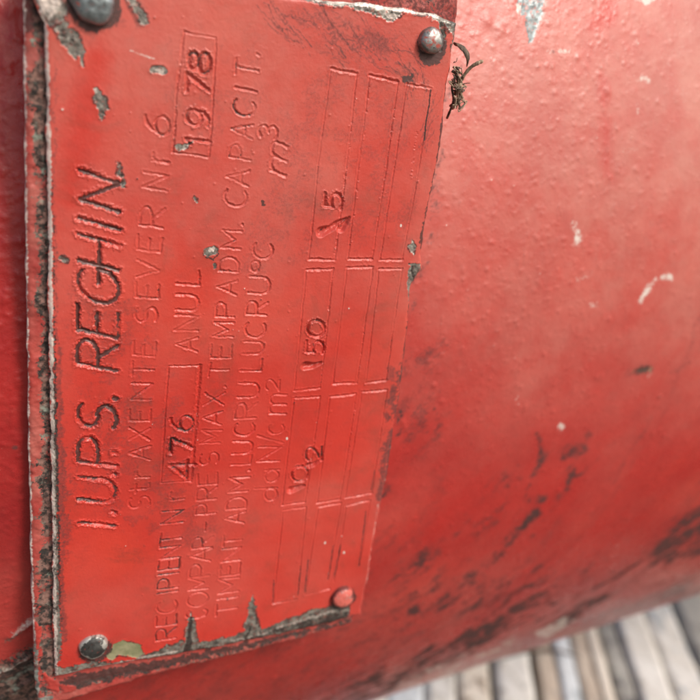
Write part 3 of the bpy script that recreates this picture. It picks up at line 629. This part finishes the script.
for pts, r_, v in (([(705, 320), (680, 375), (655, 425), (610, 500), (560, 560), (500, 600)], [1, 1.5, 2, 2.5, 3, 3], .40), ([(650, 400), (625, 450), (588, 520), (540, 570)], [1.2, 1.5, 2, 2], .36),
                   ([(715, 470), (680, 520), (630, 565), (570, 600)], [3, 4, 5, 4], .42), ([(560, 520), (500, 590), (420, 640)], [3, 5, 5], .40), ([(440, 470), (410, 560), (395, 620)], [5, 6, 6], .34)):
    TF.stroke('band', tp(pts), r_, 3.5, v, 2.5, 1.0)
TF.get('grime_shade')[:] = np.maximum(TF.get('grime_shade'), TF.get('band')+.0)
sm_ = TF.get('smear_shade'); st_ = fbm(TF.U*.8+TF.V*.6, (TF.V*.8-TF.U*.6)*3.2, 11, 5, 133, .65)
TF.get('grime_shade')[:] = np.maximum(TF.get('grime_shade'), sm_*np.clip(.62+1.5*st_+.35*TF.f1, 0, 1.15))
TF.get('grime_shade')[:] *= np.clip(.92+.9*fbm(TF.U, TF.V, 3.2, 4, 134, .65), .3, 1.2)
TF.get('pale')[:] *= np.clip(.95+1.2*fbm(TF.U, TF.V, 2.2, 4, 135, .65), .1, 1.2)
# bottom-left crust where the paint has cracked away
tpo('crust', [(-20, 668), (8, 662), (22, 650), (40, 640), (45, 720), (-20, 730)], 2, .85, 3, 1.5)
ts('pale', [(-10, 672), (8, 668), (26, 656)], .5, .5, .9, .8); ts('pale', [(14, 633), (26, 622), (32, 618)], [.6, 1.1, 1], .7, .9, 1)
ts('crust', [(8, 640), (18, 630)], .8, .6, .7); ts('groove_shade', [(-5, 680), (12, 672), (24, 664)], .9, .6, 1, 1)
for pts, hgt in (([(-10, 672), (8, 668), (26, 656)], .9), ([(0, 700), (14, 690), (28, 680)], .9), ([(14, 633), (32, 618)], .6)):
    sl_ = TF.sl(tp(pts), 6)
    if sl_:
        q = tp(pts)
        for k in range(len(q)-1):
            d, t = TF.segd(sl_, q[k], q[k+1], 2.0); tH[sl_] = np.maximum(tH[sl_], hgt*np.exp(-(d/.9)**2))
# runs, nibs, bumps in the enamel
for _ in range(2600):
    c = np.array([rr.uniform(s0, s1), rr.uniform(v0, v1)]); r = min(1.6, abs(rr.gauss(.2, .3))+.3)
    sl_ = TF.sl([c], r*3+.5)
    if sl_ is None: continue
    dx, dy = TF.U[sl_]-c[0], TF.V[sl_]-c[1]; an = rr.uniform(0, 3.14); st = rr.uniform(1, 2.2)
    x = dx*math.cos(an)+dy*math.sin(an); y = (-dx*math.sin(an)+dy*math.cos(an))*st
    tH[sl_] += rr.uniform(.08, .32)*np.exp(-(x*x+y*y)/(r*r))
    if rr.random() < .05 and c[1] > -40: TF.stroke('pale', [c, c+.1], r*.6, .4, rr.uniform(.3, .8), .5, .3)
    elif rr.random() < .04: TF.stroke('grime_shade', [c, c+.1], r*.7, .5, .8, .5, .3)
for _ in range(1500):
    c = tankp(rr.uniform(400, 600)+abs(rr.gauss(0, 60)), rr.uniform(-10, 420)); r = rr.uniform(.25, .65); sl_ = TF.sl([c], 3)
    if sl_ is None: continue
    tH[sl_] += rr.uniform(.05, .26)*np.exp(-((TF.U[sl_]-c[0])**2+((TF.V[sl_]-c[1])*rr.uniform(1, 1.8))**2)/(r*r))
    if rr.random() < .06: TF.stroke('pale', [c, c+.1], r*.5, .3, .8, .2)  # a few nibs get pale tips, highlights painted in
cl = tankp(0, 0), tankp(24, 700)
for _ in range(620):
    c = tankp(rr.uniform(-6, 30), rr.uniform(-10, 710)); r = rr.uniform(.2, .65); sl_ = TF.sl([c], 4)
    dx, dy = TF.U[sl_]-c[0], TF.V[sl_]-c[1]; an = rr.uniform(-.6, .6); x = dx*math.cos(an)+dy*math.sin(an); y = (-dx*math.sin(an)+dy*math.cos(an))*rr.uniform(1.3, 3)
    tH[sl_] += rr.uniform(.10, .36)*np.exp(-(x*x+y*y)/(r*r))
for (x, y), r, h_ in (((6, 65), 1.2, .3), ((10, 12), 1.3, .3), ((4, 300), 1.2, .25), ((12, 420), 1, .2), ((488, 20), 1.6, .35), ((500, 28), 1.2, .3), ((20, 580), 1, .3)):
    c = tankp(x, y); sl_ = TF.sl([c], 6); tH[sl_] += h_*np.exp(-((TF.U[sl_]-c[0])**2+(TF.V[sl_]-c[1])**2)/r**2)
rs = TF.get('redspot'); TF.get('dust_sheen')[:] *= 1-.9*rs; TF.get('tone')[:] = TF.get('tone')*(1-.6*rs)+.75*.6*rs
tH += .06*fbm(TF.U, TF.V, 9, 3, 41)+.02*fbm(TF.U, TF.V, 1.2, 3, 44)+1.2*fbm(TF.U, TF.V, 110, 2, 47)
for nm in ('metal', 'primer'): tH -= .15*sst(.3, .7, TF.get(nm))
tH += TF.get('crust')*.9*fbm(TF.U, TF.V, 3.0, 4, 49)
HL, HR = -.75, 1.5                                 # tank ends (m)
ss = np.concatenate([np.linspace(HL*1000, s0-8, 40), np.linspace(s0, s0+200, 430), np.linspace(s0+200, s1, int((s1-s0-200)/.62))[1:], np.linspace(s1+10, HR*1000, 60)])
ac = np.concatenate([np.linspace(v0, v1, int((v1-v0)/.5)), np.linspace(v1, v0+2*math.pi*TR*1000, 260)[1:]])
SS, AC = np.meshgrid(ss, ac)
ins = sst(s0-6, s0+2, SS)*(1-sst(s1-2, s1+6, SS))*((AC <= v1+.1) & (AC >= v0))
hh = TF.sample('h', SS, AC)*np.where(AC > v1, 0, 1)*sst(s0-10, s0+5, SS)*(1-sst(s1-5, s1+10, SS))
hh = hh*sst(v0, v0+8, AC)*(1-sst(v1-8, v1, AC))
RR = TR+hh/1000; PH = AC/1000/TR
P = np.stack([SS/1000, -RR*np.cos(PH), RR*np.sin(PH)], -1)
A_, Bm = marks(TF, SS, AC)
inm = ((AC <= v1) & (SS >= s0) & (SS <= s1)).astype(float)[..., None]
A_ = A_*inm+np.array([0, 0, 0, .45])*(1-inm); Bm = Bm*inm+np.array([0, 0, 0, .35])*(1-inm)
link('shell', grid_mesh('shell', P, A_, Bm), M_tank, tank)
# dished ends
for sx, x0 in ((-1, HL), (1, HR)):
    tt = np.linspace(0, math.pi/2, 24); pa = np.linspace(0, 2*math.pi, 97)
    T2, P2 = np.meshgrid(tt, pa)
    Pn = np.stack([x0+sx*.12*np.sin(T2), -TR*np.cos(T2)*np.cos(P2), TR*np.cos(T2)*np.sin(P2)], -1)
    if sx < 0: Pn = Pn[:, ::-1]
    k = np.zeros(T2.shape+(4,)); k[..., 3] = .4
    link('dished_end', grid_mesh('dished_end', Pn, k, k*.8), M_tank, tank)

# ------------------------------------------------------------------ mounting pad welded on the tank (behind the plate)
PY = .0017
def pw(px, py): return np.array(wplane(px, py, PY))*1000
K = Field(-62, 62, -122, 98, .2)
kp = lambda pts: [pw(x, y) for x, y in pts]
K.get('tone')[:] = .4+.3*fbm(K.U, K.V, 20, 3, 61); K.get('dust_sheen')[:] = np.clip(.25+.5*fbm(K.U, K.V, 6, 4, 62), 0, 1)
cn = fbm(K.U, K.V, 5, 5, 63, .6); strip = K.get('st')
K.stroke('st', kp([(44, -20), (45, 200), (46, 400), (48, 560), (48, 690)]), [2.2, 1.7, 1.3, 1.6, 2.2], 1.0, 1, 1, .8)
K.get('crust')[:] = np.clip(strip*(.85+1.1*cn), 0, 1)+.5*sst(.05, .35, cn)
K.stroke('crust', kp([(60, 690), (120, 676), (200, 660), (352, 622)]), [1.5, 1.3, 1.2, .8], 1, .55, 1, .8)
K.stroke('groove_shade', kp([(70, 684), (120, 672), (200, 656), (300, 634), (352, 620)]), [2.8, 2.2, 1.5, .9, .6], .8, .95, 1.6, 1.2)
K.stroke('pale', kp([(24, -20), (25, 180), (28, 420), (31, 560), (34, 640)]), [.3, .4, .3, .5, .35], .3, .8, .3, .4)
K.stroke('grime_shade', kp([(29, -20), (30, 20)]), [2.0, 2.5], .8, 1, 1); K.stroke('grime_shade', kp([(36, 5), (37, 16)]), [1.5, 1], .8, 1, 1)
K.stroke('metal', kp([(35, 640), (37, 700), (50, 698)]), [.3, .8, .8], .4, .9, .6, .4)
K.stroke('groove_shade', kp([(42, 688), (70, 690)]), [.7, .6], .4, .8, .5, .4)
K.poly('flake', kp([(41, 672), (48, 676), (60, 684), (57, 694), (49, 688)]), .25, 1, .6, .3); K.poly('flake', kp([(34, 620), (42, 626), (40, 648), (35, 650)]), .3, 1, .8, .3)
K.poly('flake', kp([(60, 684), (76, 686), (74, 692), (62, 693)]), .3, .8, .8, .3)
fl = K.get('flake'); K.get('crust')[:] *= 1-fl; K.get('groove_shade')[:] *= 1-fl; K.get('tone')[:] = K.get('tone')*(1-fl)+.62*fl; K.get('dust_sheen')[:] *= 1-fl
K.poly('grime_shade', kp([(350, -20), (470, -20), (470, 30), (350, 6)]), 1, .5, 1, .6)
kh = K.get('h'); kh += .32*cn+.22*fbm(K.U, K.V, 1.3, 4, 66)+.45*K.get('crust')*fbm(K.U, K.V, 1.6, 4, 67)+.25*fl
Lb, Lt, Rb, Rt = pw(37.5, 710), pw(22, -45), pw(352, 624), pw(457.5, -30)
kb = [pw(37.5, 708), pw(86, 696), pw(137, 680), pw(180, 668.5), pw(240, 654), pw(300, 639), pw(352, 623)]
mL = [pw(37.5, 708), pw(34, 660), pw(31.5, 580), pw(28.5, 440), pw(26, 240), pw(24, 100), pw(23, 0), Lt]
def icurve(q):
    q = np.array(q); L = np.concatenate([[0], np.cumsum(np.hypot(*np.diff(q, axis=0).T))]); L /= L[-1]
    return lambda t: np.stack([np.interp(t, L, q[:, 0]), np.interp(t, L, q[:, 1])], -1)
nu, nv = 420, 800; a = np.linspace(0, 1, nu)[None, :, None]; b = np.linspace(0, 1, nv)[:, None, None]
cB, cT, cL, cR = icurve(kb), icurve([Lt, Rt]), icurve(mL), icurve([pw(352, 623), pw(405, 300), pw(457.5, 16), Rt])
B_, T_ = cB(a[0, :, 0])[None], cT(a[0, :, 0])[None]; L_, R_ = cL(b[:, 0, 0])[:, None], cR(b[:, 0, 0])[:, None]
UV = (1-b)*B_+b*T_+(1-a)*L_+a*R_-((1-a)*(1-b)*B_[:, :1]+a*(1-b)*B_[:, -1:]+(1-a)*b*T_[:, :1]+a*b*T_[:, -1:])
UV = ragged(UV, .45); U, V = UV[..., 0], UV[..., 1]
e_ = np.minimum(np.minimum(a, 1-a)*94, np.minimum(b, 1-b)*190)[..., 0]
hh = K.sample('h', U, V)-.5*np.exp(-(e_/.5)**1.5)
cover = sst(2.5, 6, np.minimum(a*94, 1e3))[..., 0]*0
P = np.stack([U/1000, PY-TC[0]-np.minimum(hh, .55)/1000, V/1000-TZ], -1)
A_, Bm = marks(K, U, V)
link('mounting_pad', grid_mesh('mounting_pad', P, A_, Bm, [np.array([0, .006-TC[0], 0]), np.array([0, .012-TC[0], 0]), np.array([0, .030-TC[0], 0])]), M_pad, tank)

# ------------------------------------------------------------------ dry plant debris caught behind the plate's top right corner
def tube(pts, rad, seg=9, flat=1.0, seed=0):
    pts = [Vector(p) for p in pts]; n = len(pts); rows = []; rq = random.Random(seed)
    up = Vector((0.3, -1, .2)).normalized()
    for i, p in enumerate(pts):
        t = (pts[min(i+1, n-1)]-pts[max(i-1, 0)]).normalized(); s_ = t.cross(up).normalized(); u_ = s_.cross(t)
        r = rad[i]*(1+rq.uniform(-.12, .12))
        rows.append([list(p+(s_*math.cos(k*2*math.pi/seg)+u_*flat*math.sin(k*2*math.pi/seg))*r) for k in range(seg)]+[])
    A = np.array(rows); A = np.concatenate([A[:1]*0+A[:1].mean(1, keepdims=True), A, A[-1:]*0+A[-1:].mean(1, keepdims=True)], 0)
    return np.concatenate([A, A[:, :1]], 1)
def smooth(pts, n=6):
    P_ = [np.array(p, float) for p in pts]; P_ = [2*P_[0]-P_[1]]+P_+[2*P_[-1]-P_[-2]]; o = []
    for i in range(1, len(P_)-2):
        for k in range(n):
            t = k/n; o.append(.5*((2*P_[i])+(-P_[i-1]+P_[i+1])*t+(2*P_[i-1]-5*P_[i]+4*P_[i+1]-P_[i+2])*t*t+(-P_[i-1]+3*P_[i]-3*P_[i+1]+P_[i+2])*t**3))
    o.append(P_[-2]); return o
def w3(px, py, y): x, z = wplane(px, py, y); return np.array([x, y, z])
def fibre_mat(name, c1, c2):
    n = NB(name); f = n.noise(900, 5, .6, 0, n.mp((1, 1, .25)))
    return n.out(n.mix(n.mr(f, .35, .65), c1, c2), .75, n.bump(f, .0006, .8))
M_straw = fibre_mat('dry straw', (.20, .13, .08), (.50, .38, .27)); M_husk = fibre_mat('dark husk', (.05, .038, .03), (.20, .14, .10))
def smesh(name, A, mat, parent):
    return link(name, grid_mesh(name, A-np.array(parent.location)), mat, parent)
deb = bpy.data.objects.new('plant_debris', None); C.objects.link(deb); deb.location = w3(455, 80, .004).tolist(); deb.empty_display_size = .005
tag(deb, 'curled dry stem and husks wedged beside the plate by the silver rivet', 'plant debris')
D3 = lambda L: [w3(*q) for q in L]
smesh('stem', tube(smooth(D3([(457, 86, .0035), (462, 78, .0025), (470, 68, .001), (478, 63, .0), (483, 61, .0005)])), np.interp(np.linspace(0, 1, 25), [0, .5, .9, 1], [.0005, .00042, .00048, .0002]), seed=1), M_straw, deb)
smesh('curled_leaf', tube(smooth(D3([(455, 44, .004), (460, 46, .002), (465, 51, .001), (468, 58, .0012), (467, 66, .003)])), np.interp(np.linspace(0, 1, 25), [0, .3, .8, 1], [.0006, .0008, .0007, .0003]), flat=.5, seed=2), M_husk, deb)
smesh('husk', tube(smooth(D3([(453, 96, .004), (458, 90, .002), (459, 84, .0025), (457, 78, .004)])), np.interp(np.linspace(0, 1, 19), [0, .5, 1], [.0004, .0008, .0003]), seed=3), M_straw, deb)
smesh('husk', tube(smooth(D3([(450, 106, .004), (455, 103, .0022), (459, 98, .003), (461, 92, .004)])), np.interp(np.linspace(0, 1, 19), [0, .4, 1], [.0003, .0007, .0003]), seed=4), M_husk, deb)
smesh('root_hair', tube(smooth(D3([(447, 118, .005), (450, 111, .003), (454, 100, .0022), (452, 88, .0025), (456, 74, .003)])), [.0003]*25, seed=5), M_husk, deb)
smesh('root_hair', tube(smooth(D3([(456, 98, .003), (462, 99, .0018), (460, 90, .001), (464, 86, .002)])), [.0002]*19, seed=6), M_straw, deb)

rq = random.Random(77)
for k in range(34):
    p0 = np.array([rq.gauss(458, 2.5), rq.gauss(88, 11)]); pts = []
    for j in range(4): pts.append((p0[0]+(rq.gauss(0, 3) if j else 0)+j*.6, p0[1]+rq.gauss(0, 4.5), rq.uniform(-.001, .0045)))
    smesh('root_hair', tube(smooth(D3(pts)), [rq.uniform(.00007, .00022)]*19, seg=6, seed=k), rq.choice((M_husk, M_husk, M_straw)), deb)

# ------------------------------------------------------------------ ground and the whitened planks below
GZ = -.80
n = NB('dry soil'); f1 = n.noise(9, 8, .7); f2 = n.noise(70, 6, .7)
gm = n.out(n.mix(n.mr(f1, .35, .65), (.10, .085, .065), (.20, .165, .125)), .9, n.bump(n.ma('ADD', f2, f1), .02, .7))
xs = np.concatenate([-np.geomspace(200, 1.6, 24), np.linspace(-1.5, 2.5, 161), np.geomspace(2.6, 200, 24)]); ys = np.concatenate([-np.geomspace(200, 1.6, 24), np.linspace(-1.5, 2.5, 161), np.geomspace(2.6, 200, 24)])
GX, GY = np.meshgrid(xs, ys); gz = GZ-.045+.012*fbm(GX*100, GY*100, 22, 4, 5)
tag(link('ground', grid_mesh('ground', np.stack([GX, GY, gz], -1)), gm), kind='structure')

gdir = W@(np.array([(444-350)/F, (55-350)/F, 1.])); bd = np.array([gdir[0], gdir[1]]); bd /= np.linalg.norm(bd); bn = np.array([bd[1], -bd[0]])
def lat(px): return float(floorp(px, 690, GZ)@bn)
def along(px, py): return float(floorp(px, py, GZ)@bd)
def plank_mat(name, c1, c2, c3, sp, ph):
    n = NB(name); gr = n.noise(14, 6, .65, .3, n.mp((1, .25, 1))); st = n.noise(sp, 5, .7); fi = n.noise(120, 5, .75, 0, n.mp((1, .3, 1)))
    c = n.mix(n.mr(gr, .35, .65), c1, c2); c = n.mix(n.mr(n.ma('ADD', st, ph), .54, .66, 0, .85), c, c3); c = n.mix(n.mr(fi, .54, .68, 0, .6), c, (.20, .17, .13))
    return n.out(c, .75, n.bump(n.ma('ADD', gr, fi), .004, .6))
AL0 = min(along(400, 700), along(700, 700)); print('AL0', AL0, along(690, 600), floorp(690, 600, GZ), floorp(560, 690, GZ))
WHT = ((.88, .87, .83), (.70, .67, .61)); CRM = ((.86, .80, .70), (.76, .68, .58)); BLU = ((.80, .85, .88), (.70, .75, .79)); GRY = ((.50, .49, .45), (.30, .29, .27))
TAN = ((.66, .57, .47), (.48, .39, .31))
PL = [(347, 385, WHT, ''), (387, 424, BLU, ''), (428, 457, WHT, ''), (459, 492, CRM, ''), (497, 535, WHT, ''), (541, 560, TAN, ''), (562, 580, BLU, ''), (583, 600, TAN, ''), (602, 614, CRM, ''),
      (618, 636, GRY, ''), (640, 672, WHT, ''), (675, 708, WHT, ''), (712, 750, GRY, ''), (754, 800, CRM, '')]
LAB = ['whitish plank farthest left, almost wholly hidden by the tank', 'pale bluish plank at the bottom edge where the tank edge leaves the photo',
       'brightest white plank, crossed by the left end of the twig', 'cream plank between the brightest white plank and the wide creamy one, crossed by the twig', 'wide creamy white plank crossed by the right part of the twig',
       'narrow tan plank left of the bluish-white narrow plank', 'narrow bluish-white plank at the right end of the twig', 'narrow tan plank just right of the narrow bluish-white one', 'thin cream lath left of the mottled grey plank',
       'mottled grey plank with dark patches', 'wide clean white plank right of the mottled grey one', 'wide off-white plank with a blue-grey stain near the right edge', 'dark weathered grey plank at the right edge of the photo',
       'cream plank beyond the grey one at the far right']
for i, ((xa, xb, cs, _), lb) in enumerate(zip(PL, LAB)):
    la, lb_ = lat(xa), lat(xb); lo, hi = min(la, lb_), max(la, lb_); wd = hi-lo
    rq = random.Random(i+40); y0, y1 = AL0-.30+rq.uniform(-.05, .05), 1.6+rq.uniform(-.1, .1)
    na, nb_ = 160, 15
    t = np.linspace(y0, y1, na)[:, None]; xx = np.linspace(-1, 1, nb_)[None, :]
    prof = .006*(1-np.abs(xx)**9)*np.ones_like(t); jag = (np.abs(xx) > .8)*.0025*(fbm(t*100, t*0+i*7+xx, 6, 3, i))
    x_ = (lo+hi)/2+xx*(wd/2*(1+.10*fbm(t*100, t*0+i*5, 9, 3, i+70)))+jag+.0015*np.sin(t*3+i); z_ = -.006+prof+.0018*fbm(t*100, xx*3+i*9, 8, 4, i+9)+rq.uniform(-.003, .003)
    Pm = np.stack([x_*bn[0]+t*bd[0], x_*bn[1]+t*bd[1], z_], -1)
    base = np.array([(lo+hi)/2*bn[0], (lo+hi)/2*bn[1], 0]); Pm = Pm-base
    me_P = Pm if True else Pm
    # build skirt downwards
    nvp, nup = Pm.shape[:2]; me = grid_mesh('weathered_plank', np.concatenate([Pm[:, :1]-[0, 0, .02], Pm, Pm[:, -1:]-[0, 0, .02], Pm[:, :1]-[0, 0, .02]], 1)[:, ::-1])
    stain = {12: ((.25, .32, .38), .02), 10: ((.12, .12, .12), .08), 4: ((.20, .13, .08), 0), 7: ((.35, .40, .42), 0)}.get(i+1, ((.35, .33, .30), -.04))
    o = link('weathered_plank', me, plank_mat('plank paint', cs[0], cs[1], stain[0], 22, stain[1])); o.location = (base[0], base[1], GZ)
    tag(o, lb, 'plank', 'whitened planks laid side by side under the tank')
def f3(px, py, dz): q = floorp(px, py, GZ); return np.array([q[0], q[1], GZ+dz])
tw = link('twig', grid_mesh('twig', tube(smooth([f3(438, 668, .010), f3(470, 665, .012), f3(500, 662, .010), f3(530, 657, .013), f3(556, 656, .011), f3(578, 662, .010)]), np.interp(np.linspace(0, 1, 31), [0, .7, 1], [.0016, .0028, .0012]), seed=9)), M_husk)
tag(tw, 'thin dark twig lying crosswise over the white planks', 'twig')
